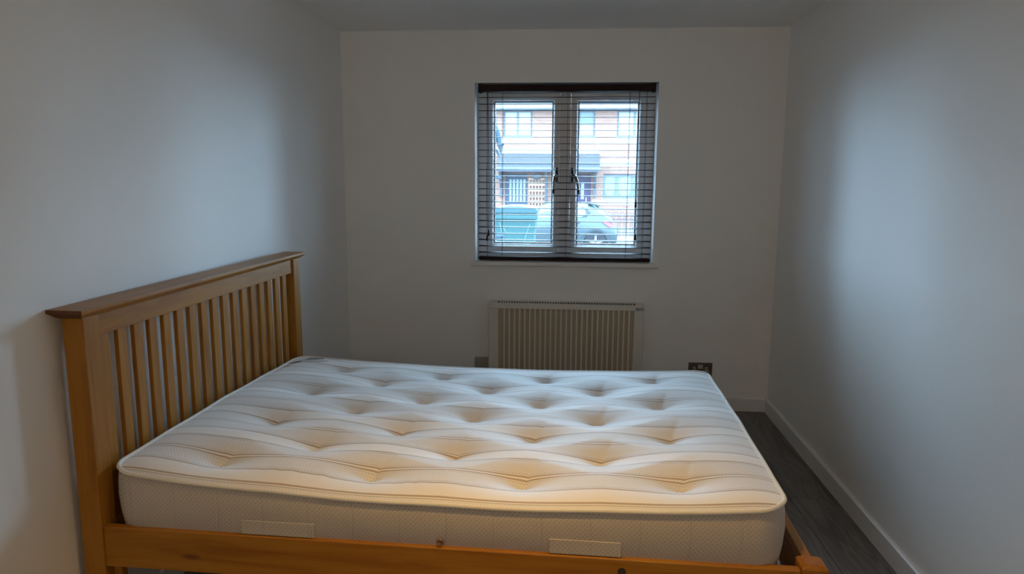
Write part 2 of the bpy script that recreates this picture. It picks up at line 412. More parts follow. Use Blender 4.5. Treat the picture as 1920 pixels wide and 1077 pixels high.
# ------------------------------------------------------------------ radiator
RX0, RX1, RF, RT, RB = -.4857, .459, 4.2554, .672, .115
ra = empty('electric_radiator', ((RX0+RX1)/2, YB, RB)); tag(ra, 'cream ribbed electric radiator on the wall below the window', 'radiator')
rx = (RX0+RX1)/2
def Q(x0, x1, y0, y1, z0, z1): return (x0-rx, x1-rx, y0-YB, y1-YB, z0-RB, z1-RB)
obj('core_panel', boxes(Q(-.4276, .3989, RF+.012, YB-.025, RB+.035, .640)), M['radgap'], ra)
obj('side_panel', boxes(Q(RX0, -.4276, RF, YB-.004, RB, .6385)), M['rad'], ra, .004)
obj('side_panel', boxes(Q(.3989, RX1, RF, YB-.004, RB, .6385)), M['rad'], ra, .004)
obj('bottom_strip', boxes(Q(-.4276, .3989, RF, YB-.03, RB, RB+.034)), M['rad'], ra, .003)
# top cover with slotted grille
gy0, gy1 = RF+.014, RF+.070
bars = [Q(RX0, RX1, RF-.001, gy0, RT-.002, RT), Q(RX0, RX1, RF-.001, RF+.006, .639, RT-.002), Q(RX0, RX1, gy1, YB-.004, RT-.002, RT), Q(RX0, -.4346, gy0, gy1, RT-.002, RT), Q(.4085, RX1, gy0, gy1, RT-.002, RT),
        Q(RX0, RX0+.004, RF+.006, YB-.004, .639, RT-.002), Q(RX1-.004, RX1, RF+.006, YB-.004, .639, RT-.002)]
ns = 53; pit = (.4085+.4346)/ns
for k in range(1, ns): bars.append(Q(-.4346+k*pit-.0036, -.4346+k*pit+.0036, gy0, gy1, RT-.002, RT))
obj('top_cover', boxes(*bars), M['rad'], ra)
obj('grille_shade_fill', boxes(Q(RX0+.006, RX1-.006, RF+.012, gy1+.006, .6405, .646), Q(RX0+.006, RX1-.006, gy1-.004, gy1+.006, .646, RT-.003)), M['dark'], ra)  # near-black fill stands in for the shade inside the slots
nr = 26; pr = (.3989+.4276)/nr; rib = None
for k in range(1, nr):
    x = -.4276+k*pr+.004-rx
    if rib is None:
        rib = obj('rib', boxes((-.0058, .0058, RF+.001-YB, RF+.013-YB, .034, .640-RB)), M['rad'], ra, .0025); rib.location = (x, 0, 0)
    else: copy_of(rib, ra, (x, 0, 0))
bd = obj('badge', boxes(Q(.4095, .4585, RF-.0025, RF-.001, .6415, .658)), M['badge'], ra)
obj('badge_print', boxes(Q(.4265, .4565, RF-.0029, RF-.0025, .6435, .6505), Q(.4265, .4565, RF-.0029, RF-.0025, .6535, .6555)), M['badge_lt'], bd)

# ------------------------------------------------------------------ wall plates
so = empty('double_socket', (.7535+.073, YB, .3023-.043)); tag(so, 'dark bronze double power socket with grey inserts low on the window wall', 'socket')
obj('plate', boxes((-.073, .073, -.008, -.0003, -.043, .043)), M['bronze'], so, .004, 3)
for s in (-1, 1):
    ix = s*.037
    bm = boxes((ix-.0075, ix+.0075, -.0094, -.008, -.002, .0155), (ix-.018, ix+.018, -.0094, -.008, -.0200, -.005))
    ins = obj('outlet_insert', bm, M['insert'], so, .0006)
    obj('pin_hole', boxes((ix-.0026, ix+.0026, -.0098, -.0092, .002, .0105)), M['dark'], ins)
    for q in (-1, 1): obj('pin_hole', boxes((ix+q*.011-.0035, ix+q*.011+.0035, -.0098, -.0092, -.0155, -.0105)), M['dark'], ins)
    bm = bmesh.new(); prism(bm, [(-.0085, .005), (-.0085, .030), (-.0135, .030), (-.0105, .0175), (-.0095, .005)], 'x', min(s*.0008, s*.014), max(s*.0008, s*.014))
    obj('rocker_switch', bm, M['insert'], so)
sp = empty('connection_plate', (-.5886+.043, YB, .3041-.043)); tag(sp, 'small plain square metal cable outlet plate beside the radiator', 'wall plate')
obj('plate', boxes((-.043, .043, -.009, -.0003, -.043, .043)), M['spur'], sp, .003)
for s in (-1, 1):
    bm = bmesh.new(); lathe(bm, [(.0032, -.0102), (.0032, -.0088)], (s*.0302, 0, 0), 'y', 12)
    obj('screw', bm, M['dark'], sp)

# ------------------------------------------------------------------ bed frame (bed-local metres under a slightly turned root)
TH = -.0284; BOX, BOY = -1.3, 2.4
def bedroot(name, z=0):
    r = empty(name, (BOX, BOY, z), TH); return r
bed = bedroot('bed_frame'); tag(bed, 'honey pine double bed frame with slatted headboard against the wall', 'bed')
OFF = Vector((-BOX, -BOY, 0))
def bpart(name, bm, mat, bevel=.003, parent=None, smooth=False, seg=2):
    bmesh.ops.translate(bm, verts=bm.verts[:], vec=OFF)
    return obj(name, bm, mat, parent or bed, bevel, seg, smooth)
CXB, CXF, CY0, CY1, CZ = -1.3836, -1.2779, 1.7555, 3.2648, 1.0814
PX0, PX1, PY0, PY1, PW_ = -1.3615, -1.2989, 1.7834, 3.2369, .066
ct = .0255
# cap: board with mitred underside on all edges
bm = bmesh.new()
lo = [(PX0-.006, CY0+.020), (PX1+.004, CY0+.020), (PX1+.004, CY1-.020), (PX0-.006, CY1-.020)]
mi = [(CXB, CY0), (CXF, CY0), (CXF, CY1), (CXB, CY1)]
V = [[bm.verts.new((x, y, z)) for x, y in pl] for pl, z in ((lo, CZ-ct), (mi, CZ-.0105), (mi, CZ))]
bm.faces.new(V[0][::-1]); bm.faces.new(V[2])
for A, B in ((V[0], V[1]), (V[1], V[2])):
    for k in range(4): bm.faces.new((A[k], A[(k+1) % 4], B[(k+1) % 4], B[k]))
cap_o = bpart('headboard_cap', bm, M['pine_y'], .0012)
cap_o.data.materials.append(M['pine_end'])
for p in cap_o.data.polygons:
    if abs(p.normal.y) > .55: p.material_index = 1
bpart('headboard_post', boxes((PX0, PX1, PY0, PY0+PW_, 0, CZ-ct)), M['pine_z'])
bpart('headboard_post', boxes((PX0, PX1, PY1-PW_, PY1, 0, CZ-ct)), M['pine_z'])
HX0, HX1 = -1.345, -1.308
bpart('headboard_rail', boxes((HX0, HX1, PY0+PW_, PY1-PW_, .991, CZ-ct)), M['pine_y'], .002)
bpart('headboard_rail', boxes((HX0, HX1, PY0+PW_, PY1-PW_, .34, .44)), M['pine_y'], .002)
s0, s1 = 1.8692, 3.083
sl = None
for k in range(17):
    y = s0+(s1-s0)*k/16
    if sl is None:
        sl = bpart('headboard_slat', boxes((-1.3305, -1.316, s0, s0+.039, .438, .993)), M['pine_z'], .002)
    else: copy_of(sl, bed, (0, y-s0, 0))
FX0, FX1, FZ = .6277, .6941, .4614
RZ0, RZ1 = .324, .4455
def foot_post(y0, y1):
    bm = bmesh.new()
    a = .010
    lv = [((FX0, y0), (FX1, y0), (FX1, y1), (FX0, y1)), ((FX0, y0), (FX1, y0), (FX1, y1), (FX0, y1)), ((FX0+a, y0+a), (FX1-a, y0+a), (FX1-a, y1-a), (FX0+a, y1-a))]
    V = [[bm.verts.new((x, y, z)) for x, y in pl] for pl, z in zip(lv, (0, FZ-.008, FZ))]
    bm.faces.new(V[0][::-1]); bm.faces.new(V[2])
    for A, B in ((V[0], V[1]), (V[1], V[2])):
        for k in range(4): bm.faces.new((A[k], A[(k+1) % 4], B[(k+1) % 4], B[k]))
    bpart('foot_post', bm, M['pine_z'], .003)
foot_post(PY0, PY0+PW_); foot_post(PY1-PW_, PY1)
RY = 1.7895
for y in (RY, PY1-.0165-.026):
    rl = bpart('side_rail', boxes((PX1, FX0, y, y+.026, RZ0, RZ1)), M['pine_x'], .003)
    if y == RY:
        for bx in (.172, .590):
            bm = bmesh.new(); lathe(bm, [(.011, -.0016), (.011, .003)], (bx, y, RZ1-.034), 'y', 16)
            bpart('bolt_cap', bm, M['bolt'], 0, rl)
bpart('foot_rail', boxes((.648, .673, PY0+PW_, PY1-PW_, RZ0, RZ1+.004)), M['pine_y'], .003)
bpart('support_leg', boxes((PX1+.001, PX1+.026, RY+.0265, RY+.055, 0, .335)), M['pine_z'])
bpart('support_leg', boxes((-.36, -.32, 2.48, 2.52, 0, .388)), M['pine_z'])
for y in (RY+.026, PY1-.0165-.026-.022): bpart('slat_ledge', boxes((PX1, FX0, y, y+.022, .365, .39)), M['pine_x'])
bs = None
for k in range(13):
    x = -1.25+k*.143
    if bs is None: bs = bpart('base_slat', boxes((-1.25, -1.18, RY+.028, PY1-.0165-.028, .3905, .409)), M['pine_y'])
    else: copy_of(bs, bed, (x+1.25, 0, 0))

# ------------------------------------------------------------------ mattress
mt = bedroot('mattress', .409); tag(mt, 'white striped tufted double mattress with dotted cream border on the pine bed', 'mattress')
def mpart(name, bm, mat, parent=None, smooth=True, bevel=0):
    # vertices are kept in bed-local metres so the ticking pattern can be measured; shift only by the root's origin
    o = obj(name, bm, mat, parent or mt, bevel, 2, smooth)
    if parent is None: o.location = (OFF.x, OFF.y, -.409)
    return o
MX, MY, MA, MB_, MR = -.3435, 2.484, .9415, .682, .085
def edge_z(x, y=None):
    u = (x+.30)/.94
    fv = max(0, (y-MY)/MB_) if y is not None else 0
    z = .566+(.043-.014*fv)*u*u-.003*fv
    return z
TUF = []
for i in range(7):
    n = 4 if i % 2 == 0 else 3
    for j in range(n):
        TUF.append((-1.0091+.4495*(j+(0 if i % 2 == 0 else .5))+random.uniform(-.008, .008), 1.944+.1696*i+random.uniform(-.006, .006)))
from mathutils import noise as mn
def top_z(x, y):
    ex = MA-abs(x-MX); ey = MB_-abs(y-MY); de = max(0, min(ex, ey))
    k = .03
    de = max(0, -k*math.log(math.exp(-ex/k)+math.exp(-ey/k))) if ex < .4 and ey < .4 else de
    z = edge_z(x, y) + .036*(1-math.exp(-de/.075))
    dip = 0; cr = 0
    for tx, ty in TUF:
        dx, dy = x-tx, y-ty
        if abs(dx) > .34 or abs(dy) > .3: continue
        r = math.sqrt((dx/.125)**2+(dy/.078)**2)
        dip = max(dip, .046*math.exp(-1.2*r))
        # pulled crease running off behind the tuft
        if -.01 < dy < .17:
            cx = dx-.35*dy
            cr = max(cr, .007*math.exp(-abs(cx)/.010)*(1-dy/.17))
    fade = min(1, de/.10)
    z -= dip + cr*fade
    z += .0035*mn.noise(Vector((x*3.1, y*4.3, 1.3)))*fade
    # fine puckers along the front of the panel
    g = math.exp(-((y-1.90)/.05)**2)*math.exp(-((x+.60)/.42)**2)
    z += .0024*g*mn.noise(Vector((x*42, y*5, 4.0)))
    return z
def rr(x, y):      # square corner -> rounded corner
    sx = 1 if x >= MX else -1; sy = 1 if y >= MY else -1
    u = (abs(x-MX)-(MA-MR))/MR; v = (abs(y-MY)-(MB_-MR))/MR
    if u <= 0 or v <= 0: return x, y
    uu = u*math.sqrt(1-v*v/2); vv = v*math.sqrt(1-u*u/2)
    return MX+sx*(MA-MR+uu*MR), MY+sy*(MB_-MR+vv*MR)
NX, NY = 250, 180
bm = bmesh.new(); G = []
for j in range(NY+1):
    row = []
    for i in range(NX+1):
        x, y = rr(MX-MA+2*MA*i/NX, MY-MB_+2*MB_*j/NY)
        row.append(bm.verts.new((x, y, top_z(x, y))))
    G.append(row)
for j in range(NY):
    for i in range(NX): bm.faces.new((G[j][i], G[j][i+1], G[j+1][i+1], G[j+1][i]))
loop = [G[0][i].co.copy() for i in range(NX)] + [G[j][NX].co.copy() for j in range(NY)] + [G[NY][i].co.copy() for i in range(NX, 0, -1)] + [G[j][0].co.copy() for j in range(NY, 0, -1)]
mpart('top_panel', bm, M['ticking'])
def ring_loop(inset, z_of):
    out = []
    for c in loop:
        dx, dy = c.x-MX, c.y-MY
        # outward normal of the rounded rectangle
        qx = max(0, abs(dx)-(MA-MR)); qy = max(0, abs(dy)-(MB_-MR))
        l = math.hypot(qx, qy) or 1
        nx_, ny_ = (qx/l)*(1 if dx > 0 else -1), (qy/l)*(1 if dy > 0 else -1)
        out.append(Vector((c.x-nx_*inset, c.y-ny_*inset, z_of(c))))
    return out
zb = .4095
bm = bmesh.new(); rings = []
for ins, fr in ((.003, 1), (-.001, .94), (-.004, .82), (-.006, .62), (-.003, .38), (.004, .15), (.012, .03), (.02, 0)):
    rings.append([bm.verts.new(p) for p in ring_loop(ins, lambda c: zb+(c.z-.004-zb)*fr + (.0 if fr in (0, 1) else .0016*mn.noise(Vector((c.x*14, c.y*14, fr*3)))))])
n = len(loop)
for A, B in zip(rings, rings[1:]):
    for k in range(n): bm.faces.new((A[k], A[(k+1) % n], B[(k+1) % n], B[k]))
bm.faces.new(rings[-1])
mpart('side_border', bm, M['border'])
pp = ring_loop(-.0005, lambda c: c.z+.001)[::3]
mpart('piping', tubes((pp, .0062, 8, True)), M['piping'])
pp = ring_loop(.004, lambda c: zb+.008)[::3]
mpart('piping', tubes((pp, .005, 6, True)), M['piping'])
tf = None
for tx, ty in TUF:
    z = top_z(tx, ty)
    if tf is None:
        bm = bmesh.new(); lathe(bm, [(.0085, -.001), (.0095, .0015), (.006, .0035), (.001, .004)], (0, 0, 0), 'z', 10)
        tf = mpart('tuft', bm, M['tuft']); o = tf
    else: o = copy_of(tf, mt)
    o.location = (OFF.x+tx, OFF.y+ty, z+.001-.409)
def front_y(z):  # outward surface of the near border
    return MY-MB_-.0035
for hx0, hx1 in ((-.885, -.672), (-.022, .168)):
    bm = bmesh.new()
    hy = front_y(.47)
    box(bm, hx0, hx1, hy-.0035, hy-.0005, .448, .489)
    h = mpart('handle', bm, M['strap'], smooth=False, bevel=.002)
    for sx0 in (hx0+.006, hx1-.0085): obj('stitching', boxes((sx0, sx0+.0022, hy-.0040, hy-.003, .449, .488)), M['strap'], h)
bm = bmesh.new(); lathe(bm, [(.0105, -.0045), (.0105, -.006), (.007, -.0085), (.0045, -.007), (.004, -.004)], (-.318, front_y(.47), .461), 'y', 18)
mpart('vent_eyelet', bm, M['eyelet'])
bm = boxes((MX+MA+.002, MX+MA+.030, 2.22, 2.262, .555, .557)); mpart('care_tag', bm, M['tagblue'], smooth=False)
# printed maker's corner at the far headboard end (unreadable dark marks lying on the cloth)
for (x0, x1, y, wd) in ((-1.262, -1.215, 2.985, .020), (-1.215, -1.150, 3.03, .010), (-1.205, -1.14, 3.062, .014), (-1.13, -1.075, 3.108, .016), (-1.258, -1.235, 2.92, .012), (-1.19, -1.10, 3.005, .006)):
    bm = bmesh.new(); nseg = 5; up_, lo_ = [], []
    for k in range(nseg+1):
        x = x0+(x1-x0)*k/nseg; yy = y+(x-x0)*.45
        lo_.append(bm.verts.new((x, yy, top_z(x, yy)+.002))); up_.append(bm.verts.new((x, yy+wd, top_z(x, yy+wd)+.002)))
    for k in range(nseg): bm.faces.new((lo_[k], lo_[k+1], up_[k+1], up_[k]))
    mpart('corner_print', bm, M['print'])

# ------------------------------------------------------------------ ceiling lamp above the near side of the bed (out of frame)
lp = empty('ceiling_lamp', (LAMP_XY[0], LAMP_XY[1], ZC)); tag(lp, 'small round flush ceiling lamp with warm bulb, above the viewer', 'lamp')
bm = bmesh.new(); lathe(bm, [(.11, -.0005), (.11, -.02), (.105, -.024), (.09, -.024)], (0, 0, 0), 'z', 32); obj('lamp_base', bm, M['trim'], lp, smooth=False)
t = NT('lit_opal_diffuser'); t.b.inputs['Emission Color'].default_value = (*LAMP_COL, 1); t.b.inputs['Emission Strength'].default_value = 3.0
M['lit'] = t.out((.85, .8, .7), .4)
bm = bmesh.new(); lathe(bm, [(.085, -.0245), (.078, -.034), (.05, -.040), (.002, -.042)], (0, 0, 0), 'z', 32); obj('diffuser', bm, M['lit'], lp, smooth=True)
ld = bpy.data.lights.new('bulb', 'SPOT'); ld.spot_size = math.radians(90); ld.spot_blend = 1.0; ld.shadow_soft_size = .04; ld.energy = LAMP_WATT; ld.color = LAMP_COL
lo_ = bpy.data.objects.new('bulb', ld); C.objects.link(lo_); lo_.parent = lp; lo_.location = (0, 0, -.046)

gp = empty('ambient_fill_globe', (FILL_GLOBE_XY[0], FILL_GLOBE_XY[1], ZC)); tag(gp, 'added glowing fill globe, unseen behind the viewer', 'lamp')  # added emitter out of view, lifts the ambient light in the room
bm = bmesh.new(); lathe(bm, [(.05, -.0005), (.05, -.02), (.02, -.03)], (0, 0, 0), 'z', 24); obj('fill_globe_mount', bm, M['trim'], gp)
obj('fill_globe_cord', tubes(([(0, 0, -.03), (0, 0, -.17)], .004, 8)), M['trim'], gp)
t = NT('glowing_fill_globe'); t.b.inputs['Emission Color'].default_value = (*FILL_GLOBE_COL, 1); t.b.inputs['Emission Strength'].default_value = FILL_GLOBE_RAD
M['globe'] = t.out((.85, .85, .82), .3)
bm = bmesh.new(); bmesh.ops.create_uvsphere(bm, u_segments=24, v_segments=14, radius=.10); obj('globe', bm, M['globe'], gp, smooth=True, loc=(0, 0, -.27))

# ------------------------------------------------------------------ outside: street, terrace, car, bin
t = NT('red_brick'); X, Y, Z = t.xyz(t.coord())[:3]
bk = t.n('ShaderNodeTexBrick'); t.set(bk.inputs['Vector'], t.comb(X, Z, 0.0)); bk.inputs['Scale'].default_value = 1.0
bk.inputs['Brick Width'].default_value = .225; bk.inputs['Row Height'].default_value = .075; bk.inputs['Mortar Size'].default_value = .007
bk.inputs['Color1'].default_value = (.088, .044, .0315, 1); bk.inputs['Color2'].default_value = (.105, .056, .041, 1); bk.inputs['Mortar'].default_value = (.115, .08, .066, 1)
M['brick'] = t.out(t.mix(t.math('MULTIPLY', t.noise(t.coord(), 1.2, 4), .35), bk.outputs['Color'], (.115, .068, .052)), .85, spec=.05)
M['xwhite'] = plain('white_render', (0.139, 0.134, 0.127), .7, spec=.05)
M['eave'] = plain('mottled_pale_eaves', (.085, .092, .10), .8, var=.35, scale=5, spec=.05)
M['lav'] = plain('grey_window_frame', (0.0572, 0.0583, 0.0631), .5, spec=.05)
M['xpane'] = plain('net_curtained_glass', (0.119, 0.128, 0.13), .12, spec=.12)
M['xpane_dk'] = plain('reflecting_glass', (0.0449, 0.0645, 0.0729), .08, spec=.12)
M['teal'] = plain('pale_teal_curtain', (0.0813, 0.112, 0.112), .6, spec=.05)
M['slate'] = plain('weathered_roof_tile', (0.0314, 0.0314, 0.0343), .7, var=.25, scale=14, spec=.05)
M['fascia'] = plain('grey_blue_fascia', (0.0357, 0.0391, 0.0481), .6, spec=.05)
M['navy'] = plain('dark_blue_door', (0.021, 0.0267, 0.0406), .5, spec=.05)
M['plum'] = plain('dark_plum_door', (0.0239, 0.0168, 0.0336), .5, spec=.05)
M['doorglass'] = plain('frosted_door_glass', (0.101, 0.132, 0.129), .25, spec=.05)
M['trellis'] = plain('tan_trellis', (0.201, 0.118, 0.0833), .8, spec=.05)
M['pipe'] = plain('grey_downpipe', (0.0617, 0.0673, 0.0812), .5, spec=.05)
M['road'] = plain('pale_paving', (0.0842, 0.0842, 0.0842), .85, var=.12, scale=3, spec=.05)
M['road2'] = plain('asphalt', (0.0449, 0.0462, 0.0476), .85, var=.15, scale=3, spec=.05)
M['grass'] = plain('rough_ground', (0.0394, 0.0449, 0.028), .9, var=.2, spec=.05)
M['carp'] = plain('silver_blue_car_paint', (0.0282, 0.0371, 0.0413), .22, .25, var=.01, spec=.12)
M['carg'] = plain('tinted_car_glass', (0.0559, 0.0869, 0.0957), .06, spec=.12)
M['cart'] = plain('car_trim', (0.0168, 0.0196, 0.0224), .5, spec=.05)
M['lampred'] = plain('red_tail_lens', (0.155, 0.0252, 0.028), .15, spec=.12)
M['tyre'] = plain('tyre_rubber', (0.00984, 0.00984, 0.0126), .8, spec=.05)
M['alloy'] = plain('silver_alloy', (0.14, 0.14, 0.155), .3, .4, spec=.12)
M['bin'] = plain('green_bin_plastic', (0.0126, 0.0337, 0.034), .45, var=.12, spec=.05)
M['binlid'] = plain('dark_bin_lid', (0.014, 0.0307, 0.0364), .4, spec=.05)
M['scuff'] = plain('pale_scuffed_rib', (0.0842, 0.118, 0.118), .6, spec=.05)
M['iron'] = plain('grey_iron', (0.0336, 0.0307, 0.0336), .6, spec=.05)
M['leafblue'] = plain('blue_grey_leaf', (0.021, 0.0364, 0.0476), .5, var=.2, spec=.05)

struct('road', boxes((-30, 30, 13.5, 22.3, -.9, -.68)), M['road2'], label='grey asphalt street')
struct('front_yard', boxes((-30, 30, YB+WT+.02, 13.5, -.9, -.10)), M['road'], label='pale paved yard outside the window')
struct('pavement', boxes((-30, 30, 22.3, 45, -.9, -.60)), M['road'], label='pale paved footway in front of the brick houses')

HY = 28.0
hs = empty('terraced_house', (0, HY, -.60)); tag(hs, 'red brick terraced house front across the street with tiled porch', 'house')
def H(x0, x1, y0, y1, z0, z1): return (x0, x1, y0-HY, y1-HY, z0+.60, z1+.60)
# facade as one shell with pockets for windows and doors
OPEN = [(-2.64, -1.51, 2.934, 3.945), (.255, .905, 2.937, 3.945), (1.745, 3.0, 2.93, 3.945), (-5.6, -4.5, 2.93, 3.945), (4.9, 6.0, 2.93, 3.945),
        (-2.56, -1.69, -.58, 1.52), (-.06, .80, -.58, 1.52), (1.26, 3.1, .58, 1.535), (-5.2, -3.6, .55, 1.535)]
xs = sorted({-13, 13, *[o[0] for o in OPEN], *[o[1] for o in OPEN]}); zs = sorted({-.6, 3.945, *[o[2] for o in OPEN], *[o[3] for o in OPEN]})
bm = bmesh.new()
def solid(xm, zm): return not any(o[0] < xm < o[1] and o[2] < zm < o[3] for o in OPEN)
for i in range(len(xs)-1):
    z_start = None
    for k in range(len(zs)-1):
        s_ = solid((xs[i]+xs[i+1])/2, (zs[k]+zs[k+1])/2)
        if s_ and z_start is None: z_start = zs[k]
        if z_start is not None and (not s_ or k == len(zs)-2):
            box(bm, *H(xs[i], xs[i+1], HY, HY+.25, z_start, zs[k+1] if s_ else zs[k])); z_start = None
obj('wall', bm, M['brick'], hs)
obj('inner_wall', boxes(H(-13, 13, HY+.26, HY+.4, -.6, 3.945)), M['dark'], hs)
obj('eaves', boxes(H(-13, 13, HY-.35, HY+.3, 3.945, 4.12), H(-13, 13, HY-.42, HY-.35, 3.98, 4.14)), M['eave'], hs)
bm = bmesh.new(); prism(bm, [(-.40, 4.14+.6), (3.2, 6.1+.6), (3.2, 4.14+.6)], 'x', -13, 13); obj('roof', bm, M['slate'], hs)
def house_window(x0, x1, z0, z1, mull, mat, transom=None, dk=None):
    fr = .075; y0, y1 = HY+.09, HY+.15
    bs_ = [H(x0, x0+fr, y0, y1, z0, z1), H(x1-fr, x1, y0, y1, z0, z1), H(x0+fr, x1-fr, y0, y1, z1-fr, z1), H(x0+fr, x1-fr, y0, y1, z0, z0+fr)]
    for q in mull: bs_.append(H(q-.04, q+.04, y0, y1, z0+fr, z1-fr))
    wn = obj('window', boxes(*bs_), M['lav'], hs)
    ed = [x0+fr]+[v_ for q in mull for v_ in (q-.04, q+.04)]+[x1-fr]
    for a, b in zip(ed[::2], ed[1::2]):
        if transom:
            obj('pane', boxes(H(a, b, y0+.02, y0+.04, z0+fr, transom-.03)), mat, wn)
            obj('pane', boxes(H(a, b, y0+.02, y0+.04, transom+.03, z1-fr)), M[dk], wn)
            obj('transom', boxes(H(a, b, y0, y1, transom-.03, transom+.03)), M['lav'], wn)
        else: obj('pane', boxes(H(a, b, y0+.02, y0+.04, z0+fr, z1-fr)), mat, wn)
    obj('window_sill', boxes(H(x0-.04, x1+.04, HY-.05, HY+.09, z0-.05, z0)), M['xwhite'], hs)
    return wn
house_window(-2.64, -1.51, 2.934, 3.945, [-2.08], M['xpane'])
house_window(.255, .905, 2.937, 3.945, [], M['xpane'], 3.42, 'xpane_dk')
house_window(1.745, 3.0, 2.93, 3.945, [2.42], M['xpane'])
house_window(-5.6, -4.5, 2.93, 3.945, [-5.05], M['xpane']); house_window(4.9, 6.0, 2.93, 3.945, [5.45], M['xpane'])
for x0, x1 in ((-2.74, -1.47), (.16, .98), (1.63, 3.1)):
    obj('spandrel_panel', boxes(H(x0, x1, HY-.015, HY, 2.68, 2.88)), M['xwhite'], hs)
gw = house_window(1.26, 3.1, .58, 1.535, [1.80, 2.42], M['xpane_dk'])
house_window(-5.2, -3.6, .55, 1.535, [-4.4], M['xpane_dk'])
for cxx, ww in ((1.53, .38), (2.11, .50), (2.72, .45)):
    poly = []
    for k in range(16):
        a = 2*math.pi*k/16
        poly.append((cxx+ww/2*math.copysign(abs(math.cos(a))**.7, math.cos(a)), 1.065+.6+.38*math.copysign(abs(math.sin(a))**.7, math.sin(a))))
    bm = bmesh.new(); prism(bm, poly, 'y', .085, .105); obj('curtain', bm, M['teal'], gw)
obj('string_course', boxes(H(1.12, 13, HY-.02, HY, 1.81, 2.10)), M['xwhite'], hs)
obj('apron_panel', boxes(H(.86, 3.2, HY-.02, HY, .33, .53)), M['xwhite'], hs)
# doors
d1 = obj('door', boxes(H(-2.56, -1.69, HY+.05, HY+.11, -.58, 1.52)), M['navy'], hs)
for k in range(5):
    x = -2.395+k*.138; obj('glass_strip', boxes(H(x, x+.085, HY+.035, HY+.06, .40, 1.30)), M['doorglass'], d1)
obj('letter_plate', boxes(H(-2.26, -1.97, HY+.03, HY+.06, .235, .30)), M['xwhite'], d1)
d2 = obj('door', boxes(H(-.06, .80, HY+.05, HY+.11, -.58, 1.52)), M['plum'], hs)
obj('glass_strip', boxes(H(.42, .535, HY+.035, HY+.06, .55, 1.18)), M['doorglass'], d2)
bm = bmesh.new(); lathe(bm, [(.002, -.07), (.05, -.05), (.07, 0), (.05, .05), (.02, .09)], (.27, .0, 1.12+.6), 'z', 14); obj('door_lantern', bm, M['xwhite'], d2, smooth=True)
obj('door_handle', boxes(H(.60, .64, HY+.02, HY+.06, .45, .62)), M['xwhite'], d2)
# porch canopy
cyo = -1.0
cx0, cx1 = -2.80, 1.09
cn = obj('porch_canopy', prisms(([(0, 2.28+.6), (cyo, 1.87+.6), (cyo, 1.60+.6), (-.02, 1.60+.6), (0, 1.62+.6)], 'x', cx0+.02, cx1-.02)), M['fascia'], hs)
tcn = None
for k in range(6):
    f0 = k/6; y0 = cyo*(1-f0)-.02; z0 = 1.875+.6+(2.285-1.875)*f0
    y1 = cyo*(1-f0-1/6); z1 = 1.875+.6+(2.285-1.875)*(f0+1/6)
    bm = bmesh.new(); prism(bm, [(y0, z0+.005), (y1, z1+.004), (y1, z1+.02), (y0, z0+.035)], 'x', cx0, cx1)
    obj('tile_course', bm, M['slate'], cn)
obj('gutter', boxes((cx0-.03, cx1+.03, cyo-.07, cyo, 1.70+.6, 1.76+.6)), M['pipe'], cn)
obj('flashing', boxes((cx0+.05, cx1, -.03, 0, 2.30+.6, 2.47+.6)), M['xwhite'], hs)
for bx_ in (-2.70, .93):
    bm = bmesh.new(); prism(bm, [(0, 1.60+.6), (-.75, 1.60+.6), (-.70, 1.52+.6), (-.12, .95+.6), (-.10, .62+.6), (0, .62+.6)], 'x', bx_-.05, bx_+.05)
    obj('porch_bracket', bm, M['fascia'], hs)
bm = bmesh.new(); lathe(bm, [(.05, .12), (.16, .06), (.17, -.02), (.12, -.10), (.02, -.13)], (-1.30, -.35, 1.42+.6), 'z', 16); obj('porch_light', bm, M['fascia'], hs, smooth=True)
obj('downpipe', tubes(([(-.93, -.9, 1.66+.6), (-.95, -.5, 1.55+.6), (-.95, -.07, 1.36+.6), (-.95, -.07, 0)], .05, 10)), M['pipe'], hs, smooth=True)
tr = empty('garden_trellis', (-1.30, HY-.06, -.60)); tag(tr, 'tan square lattice trellis on the brick wall beside the dark blue door', 'trellis')
for k in range(6):
    obj('upright', boxes((-.31+k*.124-.02, -.31+k*.124+.02, 0, .03, .05, 1.95)), M['trellis'], tr)
for k in range(9):
    obj('crossbar', boxes((-.34, .34, -.025, 0, .10+k*.222, .19+k*.222)), M['trellis'], tr)

# hoop-topped railing
rg = empty('hoop_railing', (2.2, 24.0, -.60)); tag(rg, 'low hoop-topped iron railing behind the parked car', 'railing')
hp = None; pit = .207
for k in range(10):
    if hp is None:
        pts = [(-pit*.36, 0, 0), (-pit*.36, 0, .78)]+[(-pit*.36*math.cos(a*math.pi/8), 0, .78+.07*math.sin(a*math.pi/8)) for a in range(1, 8)]+[(pit*.36, 0, .78), (pit*.36, 0, 0)]
        hp = obj('hoop', tubes((pts, .009, 6)), M['iron'], rg); o = hp
    else: o = copy_of(hp, rg)
    o.location = (-.86+k*pit, 0, 0)
for z in (.16, .60): obj('rail', boxes((-.98, 1.12, -.012, .012, z, z+.03)), M['iron'], rg)

# ------------------------------------------------------------------ parked car (seen from its side, tail to the right)
car = empty('hatchback_car', (-.62, 20.3, -.68)); tag(car, 'silver blue hatchback parked in the street behind the green bin', 'car')
